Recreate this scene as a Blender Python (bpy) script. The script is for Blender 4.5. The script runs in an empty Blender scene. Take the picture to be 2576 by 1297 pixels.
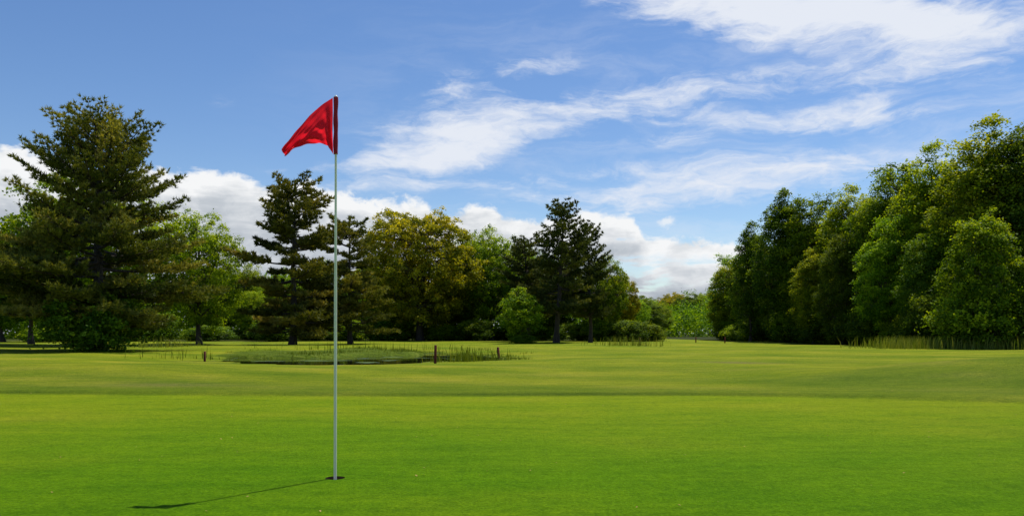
import bpy, math, numpy as np
from mathutils import Vector
scene = bpy.context.scene
scene.view_settings.view_transform = 'Standard'
scene.view_settings.look = 'None'
scene.view_settings.exposure = 0
COL = scene.collection

# ------------------------------------------------------------------ helpers
def link(o):
    COL.objects.link(o); return o

def mk_mesh(name, verts, faces, mat=None, tint=None, smooth=False, extra=None):
    if not isinstance(faces, list): faces = [faces]
    m = bpy.data.meshes.new(name)
    verts = np.asarray(verts, dtype=np.float32)
    m.vertices.add(len(verts)); m.vertices.foreach_set('co', verts.ravel())
    tot = np.concatenate([np.full(len(f), f.shape[1], dtype=np.int32) for f in faces])
    idx = np.concatenate([np.asarray(f, dtype=np.int32).ravel() for f in faces])
    m.loops.add(len(idx)); m.loops.foreach_set('vertex_index', idx)
    m.polygons.add(len(tot))
    st = np.concatenate([[0], np.cumsum(tot)[:-1]]).astype(np.int32)
    m.polygons.foreach_set('loop_start', st)
    m.polygons.foreach_set('loop_total', tot)
    if smooth: m.polygons.foreach_set('use_smooth', np.ones(len(tot), dtype=bool))
    if tint is not None:
        a = m.attributes.new('tint', 'FLOAT', 'POINT'); a.data.foreach_set('value', np.asarray(tint, dtype=np.float32))
    if extra:
        for k, v in extra.items():
            a = m.attributes.new(k, 'FLOAT', 'POINT'); a.data.foreach_set('value', np.asarray(v, dtype=np.float32))
    m.update(calc_edges=True)
    if mat: m.materials.append(mat)
    return m

def unit(v):
    return v / np.maximum(np.linalg.norm(v, axis=1, keepdims=True), 1e-9)
def rand_unit(rng, n):
    return unit(rng.normal(size=(n, 3)))
def quads(c, n, L, Wd, rng):
    t = unit(np.cross(n, rand_unit(rng, len(c)))); b = np.cross(n, t)
    L = np.asarray(L).reshape(-1, 1); Wd = np.asarray(Wd).reshape(-1, 1)
    v = np.stack([c - t*L/2, c + b*Wd/2 + n*L*0.08, c + t*L/2, c - b*Wd/2 + n*L*0.08], axis=1).reshape(-1, 3)
    f = np.arange(len(c)*4).reshape(-1, 4)
    return v, f

class Tubes:
    def __init__(s): s.v=[]; s.f=[]; s.n=0
    def add(s, pts, rad, k=7):
        pts = np.asarray(pts, float); m = len(pts)
        d = np.gradient(pts, axis=0); d = unit(d)
        ref = np.array([0.31, 0.95, 0.02]) if abs(d[0][2])>0.6 else np.array([0.02,0.05,1.0])
        a = unit(np.cross(d, ref)); b = np.cross(d, a)
        th = np.arange(k)*2*math.pi/k
        ring = pts[:,None,:] + (a[:,None,:]*np.cos(th)[None,:,None] + b[:,None,:]*np.sin(th)[None,:,None])*np.asarray(rad)[:,None,None]
        s.v.append(ring.reshape(-1,3))
        i = np.arange(m-1)[:,None]*k; j = np.arange(k)[None,:]; j2=(j+1)%k
        f = np.stack([i+j, i+j2, i+k+j2, i+k+j], axis=-1).reshape(-1,4)+s.n
        s.f.append(f); s.n += m*k
    def mesh(s, name, mat):
        return mk_mesh(name, np.concatenate(s.v), np.concatenate(s.f), mat, smooth=True)

# ------------------------------------------------------------------ materials
def newmat(name):
    m = bpy.data.materials.new(name); m.use_nodes = True
    nt = m.node_tree; nt.nodes.clear()
    out = nt.nodes.new('ShaderNodeOutputMaterial')
    return m, nt, out
def N(nt, typ, **kw):
    n = nt.nodes.new(typ)
    for k, v in kw.items():
        if k in n.inputs: n.inputs[k].default_value = v
        else: setattr(n, k, v)
    return n
def ramp(nt, fac, stops):
    r = nt.nodes.new('ShaderNodeValToRGB')
    el = r.color_ramp.elements
    while len(el) < len(stops): el.new(0.5)
    for e, (p, c) in zip(el, stops):
        e.position = p; e.color = (c[0], c[1], c[2], 1)
    nt.links.new(fac, r.inputs[0]); return r
def mixc(nt, fac, a, b, mode='MIX'):
    m = nt.nodes.new('ShaderNodeMix'); m.data_type='RGBA'; m.blend_type=mode
    for s, v in ((0, fac), (6, a), (7, b)):
        if isinstance(v, bpy.types.NodeSocket): nt.links.new(v, m.inputs[s])
        elif s == 0: m.inputs[0].default_value = v
        else: m.inputs[s].default_value = (v[0], v[1], v[2], 1)
    return m.outputs[2]

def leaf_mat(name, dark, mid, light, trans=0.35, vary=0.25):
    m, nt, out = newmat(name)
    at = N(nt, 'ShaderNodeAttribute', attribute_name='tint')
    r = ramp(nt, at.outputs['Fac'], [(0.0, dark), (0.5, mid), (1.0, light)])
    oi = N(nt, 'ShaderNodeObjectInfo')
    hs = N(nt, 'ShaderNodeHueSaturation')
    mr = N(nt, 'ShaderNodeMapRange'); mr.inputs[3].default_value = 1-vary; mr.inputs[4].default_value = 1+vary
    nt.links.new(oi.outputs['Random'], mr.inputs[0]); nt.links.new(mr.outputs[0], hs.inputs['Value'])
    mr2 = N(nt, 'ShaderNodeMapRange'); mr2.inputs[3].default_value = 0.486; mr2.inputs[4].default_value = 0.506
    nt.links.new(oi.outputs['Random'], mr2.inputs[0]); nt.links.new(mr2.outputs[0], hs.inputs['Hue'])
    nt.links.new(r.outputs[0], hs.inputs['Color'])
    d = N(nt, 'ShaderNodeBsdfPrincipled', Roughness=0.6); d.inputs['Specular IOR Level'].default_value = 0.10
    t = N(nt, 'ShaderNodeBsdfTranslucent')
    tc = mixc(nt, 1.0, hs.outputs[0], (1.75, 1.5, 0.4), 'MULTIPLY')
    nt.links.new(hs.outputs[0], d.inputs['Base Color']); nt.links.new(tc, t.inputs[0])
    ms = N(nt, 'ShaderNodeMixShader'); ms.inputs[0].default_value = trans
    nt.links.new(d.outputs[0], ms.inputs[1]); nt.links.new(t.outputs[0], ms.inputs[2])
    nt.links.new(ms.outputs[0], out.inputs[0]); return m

M_leaf  = leaf_mat('leaf_green', (0.032,0.085,0.004), (0.125,0.23,0.006), (0.33,0.44,0.014), 0.40)
M_leafY = leaf_mat('leaf_olive', (0.07,0.09,0.006), (0.235,0.245,0.009), (0.47,0.41,0.02), 0.40, 0.08)
M_leafW = leaf_mat('leaf_yellow_green', (0.045,0.095,0.005), (0.175,0.26,0.007), (0.40,0.46,0.016), 0.40, 0.15)
M_leafD = leaf_mat('leaf_dark', (0.022,0.06,0.004), (0.075,0.145,0.007), (0.21,0.30,0.012), 0.34)
M_leafB = leaf_mat('leaf_bright', (0.07,0.16,0.005), (0.185,0.33,0.008), (0.36,0.50,0.016), 0.45, 0.12)
M_need  = leaf_mat('pine_needles', (0.042,0.062,0.012), (0.14,0.16,0.025), (0.34,0.31,0.06), 0.24, 0.08)
M_needD = leaf_mat('pine_needles_dark', (0.028,0.046,0.012), (0.07,0.10,0.022), (0.18,0.205,0.04), 0.22, 0.08)
M_reed  = leaf_mat('reed_blades', (0.06,0.105,0.010), (0.12,0.18,0.016), (0.22,0.25,0.05), 0.3, 0.0)

def bark_mat(name, c1, c2):
    m, nt, out = newmat(name)
    tc = N(nt, 'ShaderNodeTexCoord'); mp = N(nt, 'ShaderNodeMapping'); mp.inputs['Scale'].default_value=(6,6,1.2)
    nz = N(nt, 'ShaderNodeTexNoise', Scale=2.5, Detail=6.0)
    nt.links.new(tc.outputs['Object'], mp.inputs[0]); nt.links.new(mp.outputs[0], nz.inputs[0])
    r = ramp(nt, nz.outputs[0], [(0.3, c1), (0.7, c2)])
    d = N(nt, 'ShaderNodeBsdfPrincipled', Roughness=0.9)
    bp = N(nt, 'ShaderNodeBump', Strength=0.6, Distance=0.05)
    nt.links.new(nz.outputs[0], bp.inputs['Height']); nt.links.new(bp.outputs[0], d.inputs['Normal'])
    nt.links.new(r.outputs[0], d.inputs['Base Color']); nt.links.new(d.outputs[0], out.inputs[0]); return m
M_bark = bark_mat('bark', (0.02,0.017,0.013), (0.075,0.06,0.047))
M_birch = bark_mat('pale_bark', (0.06,0.055,0.045), (0.22,0.2,0.17))

def plain(name, c, rough=0.5, spec=0.5, noise=0.12, nscale=20.0, trans=0.0):
    m, nt, out = newmat(name)
    tc = N(nt, 'ShaderNodeTexCoord'); nz = N(nt, 'ShaderNodeTexNoise', Scale=nscale, Detail=5.0)
    nt.links.new(tc.outputs['Object'], nz.inputs[0])
    r = ramp(nt, nz.outputs[0], [(0.3, [x*(1-noise) for x in c]), (0.7, [min(1,x*(1+noise)) for x in c])])
    d = N(nt, 'ShaderNodeBsdfPrincipled', Roughness=rough); d.inputs['Specular IOR Level'].default_value = spec
    nt.links.new(r.outputs[0], d.inputs['Base Color'])
    if trans > 0:
        t = N(nt, 'ShaderNodeBsdfTranslucent'); nt.links.new(r.outputs[0], t.inputs[0])
        ms = N(nt, 'ShaderNodeMixShader'); ms.inputs[0].default_value = trans
        nt.links.new(d.outputs[0], ms.inputs[1]); nt.links.new(t.outputs[0], ms.inputs[2]); nt.links.new(ms.outputs[0], out.inputs[0])
    else: nt.links.new(d.outputs[0], out.inputs[0])
    return m

# ------------------------------------------------------------------ terrain
PX, PY = -0.981, 4.41           # flagstick position
def sstep(a, b, x):
    t = np.clip((x-a)/(b-a), 0, 1); return t*t*(3-2*t)
def pond_f(x, y):
    w = 0.12*np.sin(0.9*x+0.5*y)+0.08*np.sin(2.1*y-1.1*x)
    e = 1-np.sqrt(((x+6.2)/6.2)**2+((y-33.0)/9.0)**2)+w
    p = 1-np.sqrt(((x+9.9)/5.2)**2+((y-37.2)/4.8)**2)+w*0.8
    return np.minimum(e, -p*0.8+0.02), e, p
def green_edge(x):
    return 10.15 - 0.0025*x - 0.125*np.clip(x-2.0,0,None)**1.6 + 0.05*np.clip(-x-2,0,None) + 0.08*np.sin(x*0.6)
def terr(x, y):
    x = np.asarray(x, float); y = np.asarray(y, float)
    far = sstep(9, 16, y)*(1-sstep(60,110,y))
    pond_zone = np.exp(-(((x+6)/10.0)**2+((y-31.0)/11.0)**2)**2)
    z = far*(1-0.85*pond_zone)*(0.05*np.sin(x*0.33+0.8)*np.sin(y*0.27+0.4)+0.035*np.sin(x*0.15-y*0.21)+0.014*np.sin(x*0.9+y*0.5))
    z = z + 0.42*np.exp(-(((x-11.0)/4.8)**2+((y-14.6)/2.4)**2))
    z = z + 0.13*np.exp(-(((x+11)/5.0)**2+((y-16.0)/2.6)**2))
    ge = green_edge(x)
    z = z + 0.03*sstep(0.0, 0.35, y-ge)*(1-sstep(0.6,3.0,y-ge))
    pf, e, p = pond_f(x, y)
    z = z - 0.12*pond_zone
    z = z - 0.05*sstep(-0.4, 0.0, e)
    z = z - 0.26*sstep(-0.01, 0.08, pf)
    z = z + 0.10*sstep(0.0, 0.12, p)*sstep(-0.25,0.1,e)
    return z

xs = np.concatenate([-np.geomspace(62, 4000, 26)[::-1], np.arange(-60, 40.01, 0.3), np.geomspace(42, 4000, 28)])
ys = np.concatenate([-np.geomspace(4, 600, 12)[::-1], np.arange(-3, 3, 0.5), np.arange(3, 9, 0.22), np.arange(9,12,0.1), np.arange(12, 50, 0.2), np.arange(50, 130, 1.0), np.geomspace(131, 5000, 30)])
hc = 0.11
xs = np.sort(np.concatenate([xs[np.abs(xs-PX) > hc+0.02], [PX-hc, PX+hc]]))
ys = np.sort(np.concatenate([ys[np.abs(ys-PY) > hc+0.02], [PY-hc, PY+hc]]))
nx, ny = len(xs), len(ys)
XX, YY = np.meshgrid(xs, ys)
ZZ = terr(XX, YY)
tv = np.stack([XX, YY, ZZ], -1).reshape(-1, 3)
ii, jj = np.meshgrid(np.arange(nx-1), np.arange(ny-1))
ci = int(np.where(np.isclose(xs, PX-hc))[0][0]); cj = int(np.where(np.isclose(ys, PY-hc))[0][0])
keep = ~((ii == ci) & (jj == cj))
ii, jj = ii[keep], jj[keep]
tf = np.stack([jj*nx+ii, jj*nx+ii+1, (jj+1)*nx+ii+1, (jj+1)*nx+ii], -1)
K = 40; th = np.arange(K)*2*math.pi/K+math.pi/4
sq = np.stack([np.cos(th), np.sin(th)], -1); sq = sq/np.max(np.abs(sq), axis=1, keepdims=True)*hc
ci_ = np.stack([np.cos(th), np.sin(th)], -1)*0.054
z0 = float(terr(PX, PY))
av = np.concatenate([np.c_[sq[:,0]+PX, sq[:,1]+PY, np.full(K, z0)], np.c_[ci_[:,0]+PX, ci_[:,1]+PY, np.full(K, z0)]])
b0 = len(tv); k = np.arange(K); k2 = (k+1)%K
af = np.stack([b0+k, b0+k2, b0+K+k2, b0+K+k], -1)
tv = np.concatenate([tv, av])
X, Y = tv[:,0], tv[:,1]
pf, e_, p_ = pond_f(X, Y)
ge = green_edge(X)
a_green = 1-sstep(-0.05, 0.15, Y-ge)
a_edge = np.exp(-((Y-ge-0.14)/0.13)**2)*(0.6+0.4*np.sin(X*0.7+1))
a_fringe_shade = 0.55*sstep(0, 0.3, Y-ge)*(1-sstep(0.8, 2.6, Y-ge + 0.8*np.sin(X*0.35)+0.16*X))
a_fringe_shade = np.maximum(a_fringe_shade, sstep(-0.05,0.2, 1-np.sqrt(((X-11)/7.6)**2+((Y-12.6-0.12*(X-8))/3.4)**2))*(Y>ge))  # mound's shading painted in together with its darker rough cut
a_rough = np.clip(sstep(-0.06, 0.02, e_), 0, 1)
a_dirt = np.exp(-(((X-6.1)/0.9)**2+((Y-21.6)/0.55)**2))*1.0+0.55*np.exp(-(((X+5.2)/1.0)**2+((Y-11.8)/0.5)**2))
a_vignette = 1-sstep(4.2, 9.8, Y+0.4*np.sin(X*0.8))  # view-angle and vignette darkening near the camera, painted into the turf colour
lw = Y+0.8*np.sin(X*0.16+1)+0.25*X
a_band = 0.5+0.5*np.sin(2*math.pi*np.log(np.maximum(lw+4*np.sin(X*0.05),3))*4.2)
a_band = a_band*sstep(9,13,Y)*(1-sstep(140,220,Y))
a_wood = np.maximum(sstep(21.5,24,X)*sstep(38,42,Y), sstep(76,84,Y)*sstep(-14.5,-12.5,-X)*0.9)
m, nt, out = newmat('turf')
tc = N(nt, 'ShaderNodeTexCoord')
def noise(scale, detail=4.0, sc=None, rough=0.55):
    n = N(nt, 'ShaderNodeTexNoise', Scale=scale, Detail=detail, Roughness=rough)
    if sc:
        mp = N(nt, 'ShaderNodeMapping'); mp.inputs['Scale'].default_value = sc
        nt.links.new(tc.outputs['Object'], mp.inputs[0]); nt.links.new(mp.outputs[0], n.inputs[0])
    else: nt.links.new(tc.outputs['Object'], n.inputs[0])
    return n.outputs[0]
def attr(n): return N(nt, 'ShaderNodeAttribute', attribute_name=n).outputs['Fac']
big = noise(0.35, 5.0, (1,1.4,1)); mid = noise(2.2, 6.0, (0.6,1.6,1), 0.65); fine = noise(55.0, 5.0, None, 0.75); fine2 = noise(12.0, 8.0, None, 0.8)
cg = ramp(nt, big, [(0.32, (0.150,0.240,0.004)), (0.52, (0.190,0.260,0.006)), (0.70, (0.240,0.275,0.012))]).outputs[0]
cl = ramp(nt, big, [(0.32, (0.078,0.200,0.001)), (0.52, (0.104,0.222,0.002)), (0.70, (0.140,0.238,0.004))]).outputs[0]
cg = mixc(nt, attr('vignette'), cg, cl)
cf = ramp(nt, big, [(0.32, (0.100,0.160,0.006)), (0.52, (0.145,0.195,0.010)), (0.70, (0.200,0.222,0.020))]).outputs[0]
cf = mixc(nt, attr('band'), cf, mixc(nt, 1.0, cf, (1.36,1.20,1.2), 'MULTIPLY'))
c = mixc(nt, attr('green'), cf, cg)
mv = ramp(nt, mid, [(0.3, (0.72,0.79,0.8)), (0.5, (1,1,1)), (0.72, (1.27,1.15,1.1))]).outputs[0]
c = mixc(nt, 0.8, c, mv, 'MULTIPLY')
c = mixc(nt, attr('fringe_shade'), c, mixc(nt, 1.0, c, (0.70,0.80,0.9), 'MULTIPLY'))
c = mixc(nt, attr('edge'), c, mixc(nt, 1.0, c, (0.48,0.58,0.6), 'MULTIPLY'))
rc = ramp(nt, mid, [(0.3, (0.040,0.060,0.008)), (0.52, (0.085,0.13,0.010)), (0.72, (0.16,0.19,0.03))]).outputs[0]
c = mixc(nt, attr('rough'), c, rc)
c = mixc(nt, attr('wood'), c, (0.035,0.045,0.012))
f1 = ramp(nt, fine, [(0.3, (0.50,0.56,0.4)), (0.5, (1,1,1)), (0.70, (1.6,1.45,1.6))]).outputs[0]
c = mixc(nt, 0.9, c, f1, 'MULTIPLY')
f2 = ramp(nt, fine2, [(0.3, (0.60,0.68,0.7)), (0.5, (1,1,1)), (0.70, (1.42,1.28,1.2))]).outputs[0]
c = mixc(nt, 0.9, c, f2, 'MULTIPLY')
dm = N(nt, 'ShaderNodeMath', operation='MULTIPLY'); nt.links.new(attr('dirt'), dm.inputs[0])
dn = ramp(nt, fine2, [(0.38,(0,0,0)), (0.6,(1,1,1))]).outputs[0]; nt.links.new(dn, dm.inputs[1])
c = mixc(nt, dm.outputs[0], c, (0.19,0.13,0.07))
d = N(nt, 'ShaderNodeBsdfPrincipled', Roughness=0.9); d.inputs['Specular IOR Level'].default_value = 0.03
bp = N(nt, 'ShaderNodeBump', Strength=0.6, Distance=0.015); nt.links.new(fine, bp.inputs['Height'])
bp2 = N(nt, 'ShaderNodeBump', Strength=0.65, Distance=0.09); nt.links.new(fine2, bp2.inputs['Height']); nt.links.new(bp.outputs[0], bp2.inputs['Normal'])
nt.links.new(bp2.outputs[0], d.inputs['Normal'])
nt.links.new(c, d.inputs['Base Color']); nt.links.new(d.outputs[0], out.inputs[0])
M_turf = m
gm = mk_mesh('ground', tv, [tf, af], M_turf, smooth=True, extra=dict(green=a_green, edge=a_edge, fringe_shade=a_fringe_shade, rough=a_rough, dirt=a_dirt, vignette=a_vignette, band=a_band, wood=a_wood))
ground = link(bpy.data.objects.new('ground', gm)); ground['kind']='structure'
ground['label']='mown golf putting green and fairway turf with a gentle mound'; ground['category']='ground'

# water
m, nt, out = newmat('pond_water')
d = N(nt, 'ShaderNodeBsdfPrincipled', Roughness=0.03); d.inputs['IOR'].default_value=1.33; d.inputs['Specular IOR Level'].default_value=0.3
tc = N(nt, 'ShaderNodeTexCoord'); nz = N(nt, 'ShaderNodeTexNoise', Scale=0.6, Detail=6.0)
nt.links.new(tc.outputs['Object'], nz.inputs[0])
r = ramp(nt, nz.outputs[0], [(0.54,(0.008,0.010,0.004)), (0.60,(0.03,0.045,0.008)), (0.66,(0.09,0.14,0.02))])
r2 = ramp(nt, nz.outputs[0], [(0.58,(0.03,0.03,0.03)), (0.64,(0.7,0.7,0.7))])
nt.links.new(r2.outputs[0], d.inputs['Roughness'])
nz2 = N(nt, 'ShaderNodeTexNoise', Scale=7.0, Detail=3.0); nt.links.new(tc.outputs['Object'], nz2.inputs[0])
b = N(nt, 'ShaderNodeBump', Strength=0.02, Distance=0.01); nt.links.new(nz2.outputs[0], b.inputs['Height']); nt.links.new(b.outputs[0], d.inputs['Normal'])
nt.links.new(r.outputs[0], d.inputs['Base Color']); nt.links.new(d.outputs[0], out.inputs[0])
WZ = -0.205
n_ = 60; th = np.arange(n_)*2*math.pi/n_
wv = np.c_[-6.3+7.3*np.cos(th), 33.2+10.2*np.sin(th), np.full(n_, WZ)]
wm = mk_mesh('pond_water', wv, np.arange(n_).reshape(1,-1), m)
w = link(bpy.data.objects.new('water', wm)); w['kind']='structure'; w['label']='dark still pond water with patches of algae'; w['category']='water'

# ------------------------------------------------------------------ tree templates
def broadleaf(name, seed, H, W, cb, lobes=16, clumps=420, per=90, ls=0.15, tr=0.22, lmat=M_leaf, bmat=M_bark, top=1.0, cr=0.42, trunk_to=0.7, env=0.4):
    rng = np.random.default_rng(seed)
    zb = cb*H; c = (H-zb)/2; a = W/2; zc = zb+c
    g = np.arange(lobes); phi = g*2.399963+rng.uniform(0,6.28)
    cz = 1-2*(g+0.5)/lobes
    rr = rng.uniform(0.50, 0.74, lobes)
    sh = np.sqrt(np.clip(1-cz**2, 0, 1))
    sh = sh*np.where(cz>0, top, 1.0)
    L = np.c_[np.cos(phi)*sh*rr*a, np.sin(phi)*sh*rr*a, zc+cz*rr*1.12*c]
    lr = rng.uniform(0.27, 0.44, lobes)*a*1.12
    L = np.concatenate([L, [[0,0,zc+0.35*c],[0,0,zc-0.2*c]]]); lr = np.concatenate([lr, [a*0.5, a*0.5]])
    wgt = lr**2; wgt = wgt/wgt.sum()
    li = rng.choice(len(L), size=clumps, p=wgt)
    dr = rand_unit(rng, clumps); dr[:,2] = dr[:,2]*0.9+0.15; dr = unit(dr)
    vs = min(1.25, max(0.8, c/a*0.8))
    rad = rng.uniform(0.6, 1.12, clumps); rad[rng.random(clumps)<0.10] *= 1.22
    C = L[li] + dr*lr[li][:,None]*rad[:,None]*np.array([1,1,vs])
    ne = int(clumps*env); de = rand_unit(rng, ne)
    lump = 0.90+0.07*np.sin(de[:,0]*7+seed)*np.sin(de[:,1]*6+2*seed)+0.07*np.sin(de[:,2]*9+3*seed)
    shp = np.where(de[:,2]>0, 1.0-(1-top)*de[:,2], 1.0)
    Ce = np.c_[de[:,0]*a*lump*shp, de[:,1]*a*lump*shp, zc+de[:,2]*c*lump*0.98]
    le = np.argmin(((Ce[:,None,:]-L[None])**2).sum(-1),axis=1)
    C = np.concatenate([C, Ce]); li = np.concatenate([li, le]); clumps += ne
    C[:,2] = np.clip(C[:,2], max(0.15, zb*0.85), H*1.03)
    crr = cr*rng.uniform(0.55, 1.3, clumps)
    cnt = np.maximum(8, (per*(crr/cr)**1.6).astype(int))
    ci = np.repeat(np.arange(clumps), cnt); n = len(ci)
    off = rng.normal(size=(n,3))*crr[ci][:,None]*np.array([0.62,0.62,0.36])
    P = C[ci]+off
    P[:,2] -= 0.35*(off[:,0]**2+off[:,1]**2)/crr[ci]
    P[:,2] = np.maximum(P[:,2], 0.05)
    outw = unit(P-np.array([0,0,zc]))
    nn = unit(rand_unit(rng,n)*0.8+outw*0.4+np.array([0,0,0.5]))
    sz = ls*rng.uniform(0.55,1.35,n)
    v, f = quads(P, nn, sz, sz*0.72, rng)
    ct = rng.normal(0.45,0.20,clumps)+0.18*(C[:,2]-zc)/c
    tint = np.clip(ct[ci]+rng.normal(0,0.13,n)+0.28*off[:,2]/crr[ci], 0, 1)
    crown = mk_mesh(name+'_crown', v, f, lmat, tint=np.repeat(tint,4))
    T = Tubes()
    tz = np.linspace(0, zb+(H-zb)*trunk_to, 9); ww = np.cumsum(rng.normal(0,0.05*W/8,(9,2)),axis=0); ww[0]=0
    tp = np.c_[ww, tz]; trd = tr*(1-0.85*np.linspace(0,1,9)); trd[0]*=1.45
    T.add(tp, trd, 9)
    for i in range(len(L)):
        zs = np.clip(L[i,2]*rng.uniform(0.45,0.75), min(0.14*H,zb*0.9), tz[-1]*0.9)
        s = np.array([np.interp(zs,tz,tp[:,0]), np.interp(zs,tz,tp[:,1]), zs]); e = L[i]
        t = np.linspace(0,1,6)[:,None]; mid_ = (s+e)/2+np.array([0,0,-0.08*H*rng.random()])+rng.normal(0,0.1,3)
        pts = (1-t)**2*s+2*t*(1-t)*mid_+t*t*e
        T.add(pts, tr*0.42*(1-0.75*t[:,0]), 6)
        for kx in np.where(li==i)[0][:12]:
            q = C[kx]; m2=(e+q)/2+rng.normal(0,0.08,3)
            T.add(np.array([e,m2,q]), [tr*0.11,tr*0.07,0.008], 4)
    return dict(H=H, W=W, crown=crown, trunk=T.mesh(name+'_trunk', bmat))

def pine(name, seed, H, prof, zb, step=0.42, per=5, dens=1.0, nl=0.19, tr=0.2, lmat=M_need, asc=(0.05,0.75), skip=0.12, lean=(0,0), tuft=12, nw=0.13, var=0.0):
    rng = np.random.default_rng(seed)
    T = Tubes()
    tz = np.linspace(0,H*0.985,14); wv_ = np.cumsum(rng.normal(0,0.035,(14,2)),axis=0); wv_[0]=0
    wv_ += np.outer((tz/H)**1.5, np.array(lean))
    tp = np.c_[wv_, tz]; T.add(tp, tr*(1-0.93*(tz/H))*np.where(tz==0,1.35,1), 9)
    pt, pr = zip(*prof)
    cen=[]; drs=[]; tin=[]
    z = zb*H; az = rng.uniform(0,6.28)
    while z < H*0.97:
        t = z/H
        for b in range(per if t<0.9 else 4):
            az += 2.399963+rng.normal(0,0.25)
            if rng.random() < skip: continue
            zz = z+rng.uniform(-0.3,0.3)*step
            t = min(0.98, zz/H)
            Lb = np.interp(t, pt, pr)*rng.choice([rng.uniform(0.85,1.15+var), rng.uniform(0.5,0.85)], p=[0.65,0.35])
            if Lb < 0.15: continue
            s0 = np.array([np.interp(zz,tz,tp[:,0]), np.interp(zz,tz,tp[:,1]), zz])
            up = asc[0]+(asc[1]-asc[0])*max(0,(t-0.35)/0.65)+rng.normal(0,0.07)
            d0 = np.array([math.cos(az), math.sin(az), 0.0])
            side = np.array([-d0[1], d0[0], 0])
            bend = rng.normal(0,0.12)
            ss = np.linspace(0,1,7)
            pts = s0+np.outer(ss*Lb, d0)+np.outer(bend*Lb*ss**2, side)+np.outer(Lb*(up*ss+ (0.22*ss**2-0.16*ss)), [0,0,1])
            pts[:,2]=np.maximum(pts[:,2],0.25)
            T.add(pts, np.maximum(0.012, 0.05*tr/0.2*(Lb/3)**0.5)*(1-0.85*ss), 5)
            btint = rng.normal(0.45,0.20)
            nsub = max(3, int(Lb/0.24*dens))
            for q in np.linspace(0.28,1.0,nsub):
                bp_ = np.array([np.interp(q,ss,pts[:,i]) for i in range(3)])
                for sg in (-1,1):
                    ln = (0.42*Lb*(1.05-q)+0.22)*rng.uniform(0.6,1.15)
                    dd = d0*rng.uniform(0.45,0.9)+side*sg*rng.uniform(0.5,1)+np.array([0,0,rng.uniform(-0.05,0.45)])
                    dd /= np.linalg.norm(dd)
                    k_ = max(2,int(ln/0.15))
                    u_ = np.linspace(0.25,1,k_)[:,None]
                    cc = bp_+dd*ln*u_+rng.normal(0,0.04,(k_,3))
                    cen.append(cc); drs.append(np.repeat(dd[None]*0.55+np.array([[0,0,0.5]]),k_,axis=0)); tin.append(np.full(k_,btint+0.1*rng.normal()))
                    if ln>0.5: T.add(np.array([bp_, bp_+dd*ln*0.9]), [0.012,0.005], 3)
        z += step*rng.uniform(0.75,1.3)
    cc = np.array([[np.interp(q,tz,tp[:,0]),np.interp(q,tz,tp[:,1]),q] for q in np.linspace(H*0.93,H,8)])
    cen.append(cc); drs.append(np.tile([[0,0,1.0]],(8,1))); tin.append(np.full(8,0.5))
    cen=np.concatenate(cen); drs=np.concatenate(drs); tin=np.concatenate(tin)
    n = len(cen)*tuft; ci=np.repeat(np.arange(len(cen)),tuft)
    dn = unit(rand_unit(rng,n)*0.75+drs[ci])
    ln = (nl*rng.uniform(0.6,1.25,n))[:,None]
    sd = unit(np.cross(dn, rand_unit(rng,n)))*nl*nw
    b_ = cen[ci]+rng.normal(0,0.02,(n,3))
    v = np.stack([b_-sd, b_+sd, b_+dn*ln],1).reshape(-1,3)
    f = np.arange(n*3).reshape(-1,3)
    tint = np.clip(tin[ci]+rng.normal(0,0.12,n),0,1)
    crown = mk_mesh(name+'_crown', v, f, lmat, tint=np.repeat(tint,3))
    return dict(H=H, W=2*max(pr), crown=crown, trunk=T.mesh(name+'_trunk', M_bark))

def place(t, name, x, y, H, W=None, rot=0.0, label='', cat='tree', group=None, dz=0.0):
    e = link(bpy.data.objects.new(name, None)); e.empty_display_size=0.5
    e.location = (x, y, float(terr(x,y))-0.03+dz); e.rotation_euler=(0,0,rot)
    sx = (W/t['W']) if W else H/t['H']
    e.scale = (sx, sx, H/t['H'])
    for part in ('trunk','crown'):
        o = link(bpy.data.objects.new(part, t[part])); o.parent = e
    e['label']=label; e['category']=cat
    if group: e['group']=group
    return e

TA = broadleaf('maple_a', 1, 12, 10, 0.16, 18, 480, 90, 0.17, 0.28, M_leaf)
TB = broadleaf('maple_b', 2, 12, 9, 0.12, 16, 440, 90, 0.17, 0.25, M_leafB)
TG = broadleaf('maple_olive', 3, 14, 12.3, 0.13, 22, 560, 95, 0.2, 0.34, M_leafY, env=0.9)
TN1 = broadleaf('edge_a', 4, 12, 5.4, 0.04, 20, 480, 90, 0.14, 0.16, M_leaf, cr=0.36, top=0.85)
TN2 = broadleaf('edge_b', 5, 12, 5.8, 0.03, 22, 480, 90, 0.14, 0.17, M_leafD, cr=0.38, top=0.8)
TN3 = broadleaf('edge_c', 6, 12, 5.0, 0.05, 18, 460, 90, 0.13, 0.14, M_leafW, cr=0.34, top=0.75)
TN4 = broadleaf('edge_spire', 16, 12, 4.6, 0.05, 24, 420, 80, 0.13, 0.14, M_leafD, cr=0.32, top=0.45)
TD = broadleaf('dark_a', 7, 12, 7, 0.15, 16, 420, 90, 0.17, 0.24, M_leafD)
TS = broadleaf('sapling', 8, 5, 3.4, 0.06, 14, 240, 60, 0.12, 0.07, M_leaf, cr=0.25, top=0.8, env=0.2)
TBI = broadleaf('birch', 9, 7, 3.6, 0.05, 16, 380, 70, 0.11, 0.08, M_leaf, M_birch, cr=0.26, top=0.6)
TBU = broadleaf('bush', 10, 2.6, 3.2, 0.0, 10, 180, 60, 0.11, 0.05, M_leafD, cr=0.26, trunk_to=0.5)
TBU2 = broadleaf('bush_b', 11, 2.4, 3.0, 0.0, 10, 180, 60, 0.11, 0.05, M_leaf, cr=0.26, trunk_to=0.5)

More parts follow.
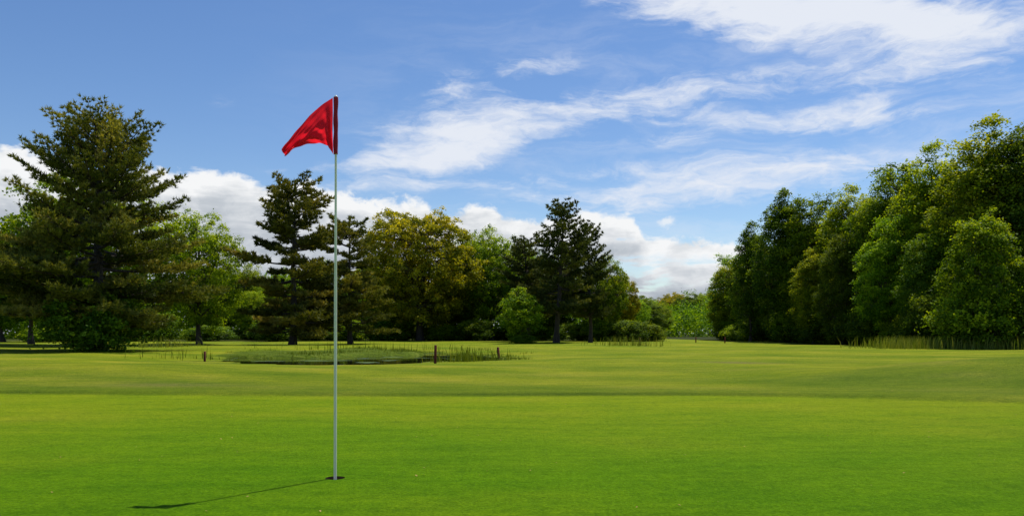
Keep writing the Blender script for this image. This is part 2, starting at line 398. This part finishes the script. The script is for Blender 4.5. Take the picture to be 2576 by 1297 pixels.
PA = pine('pine_a', 21, 11.9, [(0,2.6),(0.12,4.4),(0.3,5.5),(0.42,5.2),(0.55,4.0),(0.65,3.5),(0.75,2.7),(0.85,2.1),(0.95,1.1),(1,0.3)], 0.12, step=0.35, per=5, dens=1.1, tr=0.3, asc=(0.0,0.9), nl=0.21)
PE = pine('pine_e', 22, 11.8, [(0,2.0),(0.12,3.9),(0.35,3.9),(0.5,3.2),(0.62,2.7),(0.75,2.4),(0.85,2.0),(0.93,1.6),(1,0.6)], 0.1, step=0.48, per=5, dens=1.05, tr=0.26, asc=(-0.03,0.55), skip=0.24, nl=0.26, nw=0.16, var=0.25)
PF = pine('pine_f', 25, 10.0, [(0,1.8),(0.12,3.2),(0.4,3.4),(0.6,2.9),(0.8,2.2),(0.93,1.4),(1,0.5)], 0.12, step=0.44, per=5, dens=1.0, tr=0.22, asc=(0.0,0.5), skip=0.22, nl=0.26, nw=0.16, var=0.2)
PJ = pine('pine_j', 23, 11.9, [(0,1.0),(0.2,2.9),(0.4,3.2),(0.6,2.6),(0.72,2.2),(0.85,1.7),(0.94,1.2),(1,0.3)], 0.22, step=0.42, per=5, dens=0.85, tr=0.26, asc=(0.1,0.7), skip=0.22, nl=0.26, nw=0.16, lmat=M_needD, lean=(0.8,0))

# ------------------------------------------------------------------ individual trees
place(PA,'pine_tree',-19.0,36.7,10.95,None,0.6,'large shaggy white pine with layered dark boughs beside the pond')
place(PE,'pine_tree',-16.0,58,12.0,8.0,2.0,'tall open white pine with tiered boughs and bare trunk foot')
place(PF,'pine_tree',-12.6,62,9.8,6.4,4.4,'smaller tiered olive pine beside a taller pine')
place(PJ,'pine_tree',3.9,70,12.2,6.4,0.0,'dark pine with a narrow spire top and leaning trunk')
place(PJ,'pine_tree',7.3,74,11.0,4.6,2.2,'slender dark pine crowded against broadleaf trees')
place(PJ,'pine_tree',1.7,77,9.9,6.0,4.0,'dense dark pine with a rounded top')
place(TG,'maple_tree',-9.8,85,14.2,13.2,0.3,'broad domed maple with olive yellow new foliage')
place(TA,'maple_tree',-2.3,88,12.2,8.8,1.3,'round leafy maple showing its trunk at the fairway edge')
place(TA,'maple_tree',-5.0,96,12.6,8.4,2.1,'tall fresh green maple behind an olive maple')
place(TB,'maple_tree',-29.0,55,12.3,10.8,2.6,'bright green maple standing behind a large pine')
place(TB,'maple_tree',-22.8,58,9.8,6.8,0.9,'bright green rounded maple beside a large pine')
place(TS,'young_maple_tree',0.8,66,4.6,3.7,0.4,'small light green young tree standing alone by a pine','tree')
place(TBU,'bush',0.9,65.2,0.8,2.2,0.0,'low dark green bush at the foot of a young tree','bush')
place(TBU,'bush',-18.7,35.3,2.8,4.2,0.0,'dark leafy shrub growing under the large pine','bush')
place(TBI,'birch_tree',24.6,41.5,7.4,4.0,0.5,'light leafed birch reaching to the ground at the wood edge')
GW='broadleaf trees forming the wood edge'
def wood(t,x,y,H,W,r,label,name='broadleaf_tree'): place(t,name,x,y,H,W,r,label,'tree',GW)
gl='leafy green broadleaf tree in the wood edge'
dl='dark green broadleaf tree in the wood edge'
ol='yellow green broadleaf tree in the wood edge'
for a in [(TN1,28.1,100,11,7.0,0.1,gl),(TN4,24.1,71,14.2,6.0,1.0,dl),(TN4,22.8,76,12.0,4.2,2.0,dl),(TN1,25.9,69,12.9,6.0,3.0,gl),
          (TN3,26.9,63,12.7,6.0,4.0,ol),(TN1,27.2,57,13.2,6.4,5.0,gl),(TN3,27.6,52,13.3,6.2,0.5,ol),(TN3,27.9,47,13.6,6.6,1.5,ol),
          (TN2,29.6,45.5,13.2,6.6,2.5,dl),(TN2,23.9,57.5,8.3,3.8,3.5,dl),(TN3,23.9,63,7.6,3.8,4.5,ol),(TN1,24.5,51.5,8.6,4.4,5.5,gl),
          (TN2,25.1,47,7.4,4.2,0.8,dl),(TN1,26.5,85,10.6,6.0,1.8,gl),(TN3,25.8,94,9.5,5.4,2.8,ol),(TN2,30.5,60,13.0,6.0,3.8,dl),
          (TN2,31.0,52,13.0,6.4,4.8,dl),(TN2,30.5,68,12.8,6.0,5.8,dl),(TN2,29.5,77,12.5,6.0,0.4,dl),(TN1,33.5,112,10.5,6.0,1.4,gl),
          (TN2,33.5,48,13.0,6.4,2.4,dl),(TN2,26.6,79,10.5,5.0,5.1,dl)]:
    wood(*a)
GM='maples and broadleaf trees along the fairway'
for (t,x,y,H,W,r,lb) in [(TD,-32.7,50,7.0,5.5,0.2,'dark leafy tree at the edge of the fairway'),
    (TA,-37.5,62,9.6,7.0,1.1,'green broadleaf tree at the edge of the fairway'),
    (TA,-34.5,104,9.6,8.0,2.2,'green broadleaf tree at the edge of the fairway'),
    (TB,-30.3,92,5.9,5.0,3.2,'small bright green broadleaf tree near a pine'),
    (TD,-39.0,108,9.8,8.0,4.0,'dark leafy tree at the edge of the fairway'),
    (TA,-28.5,100,8.8,7.5,5.0,'green broadleaf tree at the edge of the fairway'),
    (TD,-22.5,98,9.4,7.5,5.6,'dark leafy tree at the edge of the fairway'),
    (TA,-17.0,98,9.6,7.5,0.6,'green broadleaf tree at the edge of the fairway'),
    (TD,-13.0,94,9.0,7.0,0.6,'dark leafy tree at the edge of the fairway'),
    (TA,1.6,94,11.2,7.0,1.6,'green broadleaf tree at the edge of the fairway'),
    (TD,5.0,88,9.8,6.0,2.6,'dark leafy tree at the edge of the fairway'),
    (TA,9.4,83,8.9,5.6,3.6,'green broadleaf tree at the edge of the fairway'),
    (TG,12.2,92,7.8,5.2,4.6,'olive green broadleaf tree at the edge of the fairway'),
    (TA,18.5,125,6.7,6.5,5.4,'green broadleaf tree at the edge of the fairway'),
    (TD,23.2,140,6.6,7.0,0.9,'dark leafy tree at the edge of the fairway'),
    (TA,29.0,160,6.8,7.0,1.9,'green broadleaf tree at the edge of the fairway'),
    (TB,32.6,120,6.2,4.2,2.9,'bright green broadleaf tree at the edge of the fairway'),
    (TD,-7.0,90,7.0,6.0,2.9,'dark leafy tree at the edge of the fairway'),
    (TB,-48.0,75,8.0,7.5,2.9,'bright green broadleaf tree at the edge of the fairway')]:
    place(t,'broadleaf_tree',x,y,H,W,r,lb,'tree',GM)
rng = np.random.default_rng(77)
GF='distant trees at the end of the fairway'
for i,(x,y,H) in enumerate([(44,250,11.5),(51,262,12.5),(57,255,13.0),(63,268,14.0),(70,255,13.5),(77,262,14.5),(38,240,10.5),(84,250,15),(90,262,15),(60,290,16),(48,290,14),(72,290,16)]):
    place([TA,TG,TD,TA][i%4],'broadleaf_tree',x,y,H,12+rng.uniform(-1,2),i*1.3,'distant green broadleaf tree closing the fairway','tree',GF)
GB='bushes below the trees'
for i in range(26):
    y = 42+i*2.3+rng.uniform(-0.6,0.6); x = 24.2+rng.uniform(-0.9,0.8)-(0.6 if y<50 else 0)+ (y-80)*0.12*(y>80)
    place(TBU if i%4 else TBU2,'bush',x+0.8,y,rng.uniform(1.6,3.4),rng.uniform(2.8,4.2),i*0.9,'dark leafy bush at the foot of the wood edge','bush',GB)
for i,(x,y) in enumerate([(26.8,41.5),(28.6,42.5),(30.6,44),(27.6,44.5)]):
    place(TBU,'bush',x,y,3.2+0.3*i,4.2,i*1.9,'dark leafy bush at the foot of the wood edge','bush',GB)
for i in range(34):
    x = -44+i*1.75+rng.uniform(-0.5,0.5); y = 86+rng.uniform(-5,8) - (6 if x<-30 else 0)
    place(TBU2 if i%3==0 else TBU,'bush',x,y,rng.uniform(1.3,3.2),rng.uniform(3.2,5.0),i*0.7,'leafy green bush below the fairway trees','bush',GB)

# far woodland mass
rng = np.random.default_rng(5)
segs = [(-95,16,1900,112,128),(16,60,500,165,185),(60,200,700,285,305),(35,42,800,38,112)]
cx = np.concatenate([rng.uniform(a,b,k) for a,b,k,_,_ in segs]); cy = np.concatenate([rng.uniform(c_,d_,k) for _,_,k,c_,d_ in segs])
sid = np.repeat(np.arange(4), [s[2] for s in segs])
cy = np.where(sid==1, cy+0.6*(cx-16), cy)
hm = 7.2+1.2*np.sin(cx*0.31)+0.9*np.sin(cx*0.77+2)+0.5*np.sin(cx*1.9); hm = np.where(sid==1,hm*0.95,hm); hm=np.where(sid==2,hm+7.5,hm); hm=np.where(sid==3,9+1.2*np.sin(cy*0.5),hm)
nc = len(cx); cz = hm*rng.random(nc)**0.85
per = 42; ci = np.repeat(np.arange(nc), per); n=len(ci)
P = np.c_[cx,cy,cz][ci]+rng.normal(size=(n,3))*np.array([0.95,0.9,0.55])
P[:,2]=np.maximum(P[:,2],0.05)
sz = rng.uniform(0.28,0.62,n)
v,f = quads(P, unit(rand_unit(rng,n)*0.8+np.array([0,-0.15,0.6])), sz, sz*0.75, rng)
tn = np.clip(rng.normal(0.40,0.22,nc)[ci]+rng.normal(0,0.1,n),0,1)
wd = link(bpy.data.objects.new('woodland', mk_mesh('woodland', v, f, M_leaf, tint=np.repeat(tn,4))))
wd['kind']='stuff'; wd['label']='distant mass of green woodland behind the fairway'; wd['category']='woodland'

# ------------------------------------------------------------------ tall grass and reeds
def blades(name, pos, h, w, mat, label, cat, tmean, seed=1, lean=0.35):
    rng = np.random.default_rng(seed); n=len(pos)
    az = rng.uniform(0,6.28,n); d = np.c_[np.cos(az),np.sin(az),np.zeros(n)]
    s = np.c_[-np.sin(az*1.7),np.cos(az*1.7),np.zeros(n)]*(w/2)
    ln = (np.abs(rng.normal(0,lean,n)))[:,None]*h[:,None]
    base = np.c_[pos, terr(pos[:,0],pos[:,1])-0.02]
    up = np.array([0,0,1.0])
    m1 = base+up*h[:,None]*0.55+d*ln*0.3; tip = base+up*h[:,None]+d*ln
    v = np.stack([base-s,base+s,m1+s*0.8,m1-s*0.8,tip+s*0.12,tip-s*0.12],1).reshape(-1,3)
    b0=np.arange(n)[:,None]*6
    f = np.concatenate([b0+np.array([[0,1,2,3]]), b0+np.array([[3,2,4,5]])])
    t = np.clip(rng.normal(tmean,0.2,n),0,1)
    o = link(bpy.data.objects.new(name, mk_mesh(name, v, f, mat, tint=np.repeat(t,6))))
    o['kind']='stuff'; o['label']=label; o['category']=cat
rng = np.random.default_rng(9)
c = np.c_[rng.uniform(-17,2,140000), rng.uniform(22,47,140000)]
pf,e,p = pond_f(c[:,0],c[:,1])
nzv = 0.5+0.5*np.sin(c[:,0]*1.9+np.sin(c[:,1]*1.3)*2)*np.sin(c[:,1]*1.1+c[:,0]*0.4)
nz_b = 0.5+0.5*np.sin(c[:,0]*0.9+2.2+1.5*np.sin(c[:,1]*0.45))
pen = (p>-0.01)&(e>-0.05)&(rng.random(len(c))<0.35)
farb = (pf<0.02)&(pf>-0.10)&(e>-0.14)&(c[:,1]>36)&(c[:,0]>-6)&(rng.random(len(c))<0.25)
rgt = (pf<0.03)&(pf>-0.08)&(c[:,0]>-3.2)&(c[:,1]<36)&(rng.random(len(c))<0.4)
bank = pen|farb|rgt
c=c[bank]; nzv=nzv[bank]; nz_b=nz_b[bank]; p=p[bank]
keep = rng.random(len(c)) < 0.12+0.88*nzv*(0.35+0.65*nz_b); c=c[keep]; nzv=nzv[keep]; nz_b=nz_b[keep]; p=p[keep]
hh = (0.02+0.17*nzv*nz_b)*rng.uniform(0.4,1.5,len(c))
blades('bank_grass', c, hh, 0.02, M_reed, 'long unmown grass around the pond bank', 'grass', 0.5, 3)
def patch(clusters):
    out=[]
    for (x,y,sx,sy,k) in clusters: out.append(np.c_[rng.normal(x,sx,k), rng.normal(y,sy,k)])
    return np.concatenate(out)
c = patch([(-1.5,25.6,0.32,0.5,200),(-2.4,26.4,0.7,0.4,50),(-4.8,41,1.8,0.8,90),(-12.2,30,0.9,0.9,70),(-0.7,28,0.4,0.8,60),(-9,41,2.5,0.8,80)])
blades('reeds', c, rng.uniform(0.14,0.55,len(c)), 0.026, M_reed, 'upright green reeds standing at the pond edge', 'reeds', 0.3, 4, 0.18)
c = patch([(23.3,44,1.5,1.6,2600),(21.8,42,1.2,0.8,1000),(26,40.5,1.8,0.8,2400),(7.6,51,1.2,0.8,240),(-20.6,47,0.9,1.2,240)])
blades('tall_grass', c, rng.uniform(0.15,0.75,len(c)), 0.03, M_reed, 'tall wild grass growing beside the mown fairway', 'grass', 0.7, 5, 0.3)

# ------------------------------------------------------------------ flagstick
PXW = 0.002205
stick = link(bpy.data.objects.new('golf_flag', None)); stick.location=(PX,PY,z0)
stick['label']='white golf flagstick with drooping red flag standing in hole'; stick['category']='golf flag'
TOPZ = 2.119-z0
M_pole = plain('pole_paint', (0.86,0.84,0.66), 0.45, 0.3, 0.05, 8.0, 0.15)
T = Tubes()
def lx(z): return 0.0045*z/2.1
zz = np.array([-0.09,0.0,0.02,0.5,1.0,1.0001,1.4,1.78,1.80])
rr = np.array([0.0085,0.0085,0.0085,0.0084,0.0083,0.0083,0.0066,0.0062,0.006])
T.add(np.c_[lx(zz),np.zeros(9),zz], rr, 20)
o = link(bpy.data.objects.new('pole', T.mesh('pole', M_pole))); o.parent=stick
T = Tubes(); a_=np.linspace(-math.pi/2,math.pi/2,9)
T.add(np.c_[np.full(9,lx(2.1)),np.zeros(9),TOPZ-0.010+0.010*np.sin(a_)], 0.0095*np.cos(a_)+0.0003, 16)
T.add(np.c_[np.full(2,lx(2.1)),np.zeros(2),[TOPZ-0.03,TOPZ-0.012]], [0.006,0.006], 16)
o = link(bpy.data.objects.new('knob', T.mesh('knob', plain('knob_plastic',(0.75,0.75,0.7),0.4)))); o.parent=stick
M_flag = plain('red_nylon', (0.90,0.014,0.030), 0.55, 0.3, 0.06, 30.0, 0.58)
M_sleeve = plain('red_nylon_shaded', (0.36,0.008,0.016), 0.6, 0.3, 0.08, 30.0, 0.1)  # shade on the sleeve painted in as a darker red
def pz(py): return (838-py)*PXW+0.8-z0
T = Tubes(); zz=np.linspace(pz(388),pz(245),14)
T.add(np.c_[lx(zz)-0.001+0.001*np.sin(zz*40),0.001*np.cos(zz*31),zz], 0.0125+0.0012*np.sin(zz*55), 18)
o = link(bpy.data.objects.new('sleeve', T.mesh('sleeve', M_sleeve))); o.parent=stick
topc = np.array([(838,246),(812,266),(783,297),(757,332),(736,360),(720,384)],float)
botc = np.array([(838,388),(829,368),(806,361),(780,368),(754,383),(731,404)],float)
def cur(c,u):
    s=np.linspace(0,1,len(c)); return np.c_[np.interp(u,s,c[:,0]),np.interp(u,s,c[:,1])]
nu,nv=70,50
u=np.linspace(0,1,nu); v=np.linspace(0,1,nv)
def smooth(a):
    for _ in range(10):
        a[1:-1]=(a[:-2]+2*a[1:-1]+a[2:])/4
    return a
A=smooth(cur(topc,u)); B=smooth(cur(botc,u))
U,V=np.meshgrid(u,v,indexing='ij')
G=A[:,None,:]*(1-V[...,None])+B[:,None,:]*V[...,None]
dep = -0.030*np.exp(-((U-0.14)/0.05)**2)*V**1.2 + 0.022*np.exp(-((U-0.06)/0.04)**2)*V + 0.020*np.sin(9*V-5*U+0.6)*U*(0.4+V) \
    + 0.013*np.sin(17*V+9*U)*np.sqrt(U)*V + 0.008*np.sin(26*U+8*V)*V - 0.09*U + 0.005*np.sin(40*V-22*U)*U
fx = (G[...,0]-844)*PXW; fz = pz(G[...,1])
fv = np.stack([fx, dep, fz],-1).reshape(-1,3)
i,j=np.meshgrid(np.arange(nu-1),np.arange(nv-1),indexing='ij')
ff=np.stack([i*nv+j,(i+1)*nv+j,(i+1)*nv+j+1,i*nv+j+1],-1).reshape(-1,4)
o = link(bpy.data.objects.new('flag', mk_mesh('flag', fv, ff, M_flag, smooth=True))); o.parent=stick
cup = link(bpy.data.objects.new('golf_hole', None)); cup.location=(PX,PY,z0)
cup['label']='round golf hole cup sunk in the green'; cup['category']='golf hole'
T = Tubes(); T.add(np.array([[0,0,0.0],[0,0,-0.028]]), [0.054,0.054], 40)
o = link(bpy.data.objects.new('soil_rim', T.mesh('soil_rim', plain('soil',(0.07,0.05,0.025),0.9,0.1,0.4,60.0)))); o.parent=cup
T = Tubes(); T.add(np.array([[0,0,-0.026],[0,0,-0.15],[0,0,-0.1501]]), [0.0535,0.0535,0.001], 40)
o = link(bpy.data.objects.new('liner', T.mesh('liner', plain('cup_plastic',(0.35,0.36,0.33),0.5)))); o.parent=cup

# ------------------------------------------------------------------ hazard stakes
M_stake = plain('stake_paint', (0.11,0.022,0.014), 0.7, 0.2, 0.35, 12.0)
def stake_mesh():
    w=0.028; h=0.5; vs=[]; 
    for z,s in ((-0.1,0.8),(0.0,1.0),(h-0.012,1.0),(h,0.72)):
        vs += [(-w*s,-w*s,z),(w*s,-w*s,z),(w*s,w*s,z),(-w*s,w*s,z)]
    fs=[]
    for k in range(3):
        for q in range(4): fs.append((k*4+q,k*4+(q+1)%4,(k+1)*4+(q+1)%4,(k+1)*4+q))
    fs.append((12,13,14,15)); fs.append((3,2,1,0))
    return mk_mesh('stake', np.array(vs), np.array(fs), M_stake)
SM = stake_mesh()
for (x,y,h,tilt,r) in [(-2.23,23.1,0.52,0.02,0.3),(-0.48,28.6,0.46,-0.04,0.8),(-10.9,28.2,0.44,0.03,0.1),(-22.0,51,0.42,0.0,0.5),(8.6,53.5,0.48,0.05,0.2),(14.8,64,0.42,0,0.4),(16.6,62,0.44,0,0.4)]:
    o = link(bpy.data.objects.new('hazard_stake', SM)); o.location=(x,y,float(terr(x,y))); o.rotation_euler=(tilt,tilt*0.7,r); o.scale=(1.15,1.15,h/0.5*1.05)
    o['label']='short dark red wooden stake marking the pond hazard'; o['category']='stake'; o['group']='hazard stakes around the pond'

rng=np.random.default_rng(31); n=260
c = np.c_[rng.uniform(-0.66,0.66,n), 3.3+rng.random(n)**0.8*11]; c[:,0]*=c[:,1]
P=np.c_[c, terr(c[:,0],c[:,1])+0.006]
sz=rng.uniform(0.006,0.02,n)
v_,f_=quads(P, unit(rand_unit(rng,n)*0.35+np.array([0,0,1])), sz, sz*0.7, rng)
o=link(bpy.data.objects.new('fallen_petals', mk_mesh('fallen_petals', v_, f_, plain('petals',(0.42,0.27,0.10),0.8,0.1,0.4,3.0))))
o['kind']='stuff'; o['label']='tiny dry petals scattered on the green'; o['category']='petals'

# ------------------------------------------------------------------ light, sky
EL = math.radians(65.0); AZS = math.radians(38.5)
S = Vector((math.sin(AZS)*math.cos(EL), math.cos(AZS)*math.cos(EL), math.sin(EL)))
sun = bpy.data.lights.new('sun','SUN'); sun.energy=5.0; sun.angle=math.radians(0.5); sun.color=(1.0,0.95,0.86)
so = link(bpy.data.objects.new('sun', sun)); so.rotation_euler = S.to_track_quat('Z','Y').to_euler(); so.location=(20,20,40)

world = bpy.data.worlds.new('World'); scene.world = world; world.use_nodes=True
nt = world.node_tree; nt.nodes.clear()
out = nt.nodes.new('ShaderNodeOutputWorld'); bg = nt.nodes.new('ShaderNodeBackground')
sky = nt.nodes.new('ShaderNodeTexSky'); sky.sky_type='NISHITA'; sky.sun_disc=False
sky.sun_elevation=EL; sky.sun_rotation=AZS; sky.altitude=100; sky.air_density=1.0; sky.dust_density=0.3; sky.ozone_density=2.2
def M(op,a,b=None,c=None,clamp=False):
    n=nt.nodes.new('ShaderNodeMath'); n.operation=op; n.use_clamp=clamp
    for i,v in enumerate((a,b,c)):
        if v is None: continue
        if isinstance(v,bpy.types.NodeSocket): nt.links.new(v,n.inputs[i])
        else: n.inputs[i].default_value=v
    return n.outputs[0]
def MR(v,a,b,c=0.0,d=1.0,sm=True):
    n=nt.nodes.new('ShaderNodeMapRange'); n.interpolation_type='SMOOTHSTEP' if sm else 'LINEAR'
    nt.links.new(v,n.inputs[0])
    for i,q in enumerate((a,b,c,d)): n.inputs[i+1].default_value=q
    return n.outputs[0]
tc=nt.nodes.new('ShaderNodeTexCoord'); sp=nt.nodes.new('ShaderNodeSeparateXYZ'); nt.links.new(tc.outputs['Generated'],sp.inputs[0])
az=M('ARCTAN2',sp.outputs[0],sp.outputs[1]); el=M('ARCSINE',sp.outputs[2])
cb=nt.nodes.new('ShaderNodeCombineXYZ'); nt.links.new(az,cb.inputs[0]); nt.links.new(el,cb.inputs[1]); AE=cb.outputs[0]
def mapping(vec, loc=(0,0,0), rot=0.0, sc=(1,1,1), typ='POINT'):
    n=nt.nodes.new('ShaderNodeMapping'); n.vector_type=typ; nt.links.new(vec,n.inputs[0])
    n.inputs['Location'].default_value=loc; n.inputs['Rotation'].default_value=(0,0,rot); n.inputs['Scale'].default_value=sc
    return n.outputs[0]
def NZ(vec,scale,detail=6.0,rough=0.55,dist=0.0,color=False):
    n=nt.nodes.new('ShaderNodeTexNoise'); nt.links.new(vec,n.inputs[0])
    n.inputs['Scale'].default_value=scale; n.inputs['Detail'].default_value=detail; n.inputs['Roughness'].default_value=rough; n.inputs['Distortion'].default_value=dist
    return n.outputs[1 if color else 0]
def VM(op,a,b,sc=None):
    n=nt.nodes.new('ShaderNodeVectorMath'); n.operation=op
    for i,v in enumerate((a,b)):
        if isinstance(v,bpy.types.NodeSocket): nt.links.new(v,n.inputs[i])
        elif v is not None: n.inputs[i].default_value=v
    if sc is not None: n.inputs['Scale'].default_value=sc
    return n
wn=NZ(mapping(AE,sc=(1.0,2.2,1)),7.0,5.0,0.55,0,True)
wv1=VM('SUBTRACT',wn,(0.5,0.5,0.5)).outputs[0]
wv2=VM('MULTIPLY',wv1,(0.13,0.05,0)).outputs[0]
AEW=VM('ADD',AE,wv2).outputs[0]
def dirs(px,py):
    a=math.atan((px-1288)/2000); return a, math.atan((838-py)/2000*math.cos(a))
def blob(x0,y0,x1,y1,wpx,amp):
    a0,e0=dirs(x0,y0); a1,e1=dirs(x1,y1)
    L=math.hypot(a1-a0,e1-e0)/2; ang=math.atan2(e1-e0,a1-a0)
    v=mapping(AEW,((a0+a1)/2,(e0+e1)/2,0),ang,(L,wpx/2000,1),'TEXTURE')
    ln=VM('LENGTH',v,None).outputs['Value']
    return M('MULTIPLY',MR(ln,1.15,0.0),amp)
strokes=[(1250,-95,2900,35,90,2.6),(1900,10,2800,85,42,0.9),(2200,160,2700,100,60,0.7),(1150,185,1500,150,36,1.0),
 (780,440,1550,250,85,1.15),(840,340,1600,290,80,1.0),(960,240,1400,200,45,1.0),(1250,290,2050,185,65,1.1),(1800,210,2750,120,60,0.8),
 (1700,300,2500,280,42,1.3),(2040,262,2280,245,40,0.9),(1620,335,1830,350,30,0.9),
 (1350,440,2500,385,60,1.2),(1400,500,2350,440,50,1.0),(740,410,1300,385,36,1.0),(600,415,1000,400,18,0.6),(760,460,1500,440,30,0.9),(480,250,600,256,22,0.25),(1100,500,1950,480,45,0.7)]
acc=None
for s_ in strokes:
    b_=blob(*s_); acc=b_ if acc is None else M('ADD',acc,b_)
st1=NZ(mapping(AEW,rot=-0.20,sc=(3.0,15,1)),1.7,8.0,0.66,0.4)
st2=NZ(mapping(AEW,rot=-0.5,sc=(5,15,1)),4.0,6.0,0.65,0.3)
tex=M('ADD',M('MULTIPLY',st1,0.55),M('MULTIPLY',st2,0.45))
cir=M('SUBTRACT',M('ADD',M('MULTIPLY',acc,0.58),M('MULTIPLY',tex,3.8)),2.0)
cir=M('MULTIPLY',MR(cir,-0.10,1.20,0,0.97),MR(acc,0.0,0.4))
veil=M('MULTIPLY',MR(st1,0.40,0.70,0,0.28),MR(az,-0.40,0.15))
veil=M('MULTIPLY',veil,MR(el,0.44,0.25,0.2,1.0))
cir=M('ADD',cir,M('MULTIPLY',M('SUBTRACT',1.0,cir),veil))
cur_pts=[(-40,380),(60,383),(110,402),(230,430),(370,430),(450,437),(560,442),(620,458),(700,474),(770,468),(840,500),(930,508),(1060,512),(1105,540),(1160,530),(1220,522),(1300,545),(1370,552),(1440,545),(1490,535),(1560,545),(1600,560),(1625,603),(1700,603),(1840,612),(1950,640),(2600,660)]
def cumulus(yoff, seedoff, amp, pts):
    fc=nt.nodes.new('ShaderNodeFloatCurve'); c=fc.mapping.curves[0]
    AZ0,AZ1=-0.66,0.66
    P_=[((dirs(px,0)[0]-AZ0)/(AZ1-AZ0), dirs(px,py+yoff)[1]/0.4) for px,py in pts]
    P_=[(min(1,max(0,a)),b) for a,b in P_]
    while len(c.points)<len(P_): c.points.new(0.5,0.5)
    for q,(a,b) in zip(c.points,P_): q.location=(a,b)
    for q in c.points: q.handle_type='AUTO'
    fc.mapping.update()
    nt.links.new(M('DIVIDE',M('SUBTRACT',az,AZ0),AZ1-AZ0,clamp=True),fc.inputs['Value'])
    top=M('MULTIPLY',fc.outputs[0],0.4)
    puff=NZ(mapping(AE,(seedoff,seedoff*2,0),0,(1,1.4,1)),26.0,6.0,0.6,0.3)
    puffL=NZ(mapping(AE,(seedoff+3,0,0),0,(1,1.8,1)),9.0,4.0,0.5,0.2)
    dpt=M('ADD',M('SUBTRACT',top,el),M('ADD',M('MULTIPLY',M('SUBTRACT',puff,0.5),amp),M('MULTIPLY',M('SUBTRACT',puffL,0.5),amp*0.5)))
    return dpt,puff,puffL
dpt,puff,puffL=cumulus(-12,0.0,0.045,cur_pts)
mask=MR(dpt,-0.001,0.009)
brk=NZ(mapping(AE,(7,1,0),0,(2.4,12,1)),3.2,6.0,0.6,0.3)
gap=MR(brk,0.50,0.60,0,0.8)
gap=M('MULTIPLY',gap,MR(dpt,0.018,0.04)); gap=M('MULTIPLY',gap,MR(az,0.02,0.12,0.0,1.0))
mask=M('MULTIPLY',mask,M('SUBTRACT',1.0,gap))
a0,e0=dirs(1678,558); v=mapping(VM('ADD',AE,VM('MULTIPLY',VM('SUBTRACT',NZ(AE,60.0,4.0,0.6,0,True),(0.5,0.5,0.5)).outputs[0],(0.02,0.02,0)).outputs[0]).outputs[0],(a0,e0,0),0.15,(0.011,0.008,1),'TEXTURE')
pf_=MR(VM('LENGTH',v,None).outputs['Value'],1.2,0.3,0,0.7); mask=M('MAXIMUM',mask,pf_)
sh=M('ADD',M('MULTIPLY',MR(dpt,0.0,0.075,1.0,0.0,False),0.60),M('MULTIPLY',MR(brk,0.35,0.62),0.24))
sh=M('ADD',sh,M('MULTIPLY',MR(puffL,0.38,0.62),0.24)); sh=M('ADD',sh,M('MULTIPLY',MR(puff,0.38,0.62),0.22))
cr_=nt.nodes.new('ShaderNodeValToRGB'); nt.links.new(sh,cr_.inputs[0]); E=cr_.color_ramp.elements
E[0].position=0.12; E[0].color=(0.34,0.39,0.45,1); E[1].position=0.88; E[1].color=(0.92,0.93,0.94,1)
x_=E.new(0.48); x_.color=(0.56,0.60,0.65,1)
def mixw(f,a,b,mode='MIX'):
    n=nt.nodes.new('ShaderNodeMix'); n.data_type='RGBA'; n.blend_type=mode
    for i,v in ((0,f),(6,a),(7,b)):
        if isinstance(v,bpy.types.NodeSocket): nt.links.new(v,n.inputs[i])
        elif i==0: n.inputs[0].default_value=v
        else: n.inputs[i].default_value=(*v,1)
    return n.outputs[2]
K_=0.12
hs=nt.nodes.new('ShaderNodeHueSaturation'); hs.inputs['Saturation'].default_value=1.2; hs.inputs['Hue'].default_value=0.507; nt.links.new(sky.outputs[0],hs.inputs['Color'])
base=hs.outputs[0]
c1=mixw(cir,base,(0.80/K_,0.84/K_,0.92/K_))
scl=mixw(1.0,cr_.outputs[0],(1/K_,1/K_,1/K_),'MULTIPLY')
c2=mixw(mask,c1,scl)
nt.links.new(c2,bg.inputs[0]); bg.inputs[1].default_value=K_; nt.links.new(bg.outputs[0],out.inputs[0])

# ------------------------------------------------------------------ camera
cam=bpy.data.cameras.new('camera'); cam.sensor_width=36; cam.lens=2000/2576*36; cam.shift_y=(838-648.5)/2576
cam.clip_start=0.05; cam.clip_end=8000
co=link(bpy.data.objects.new('camera',cam)); co.location=(0,0,0.8); co.rotation_euler=(math.radians(90),0,0)
scene.camera=co
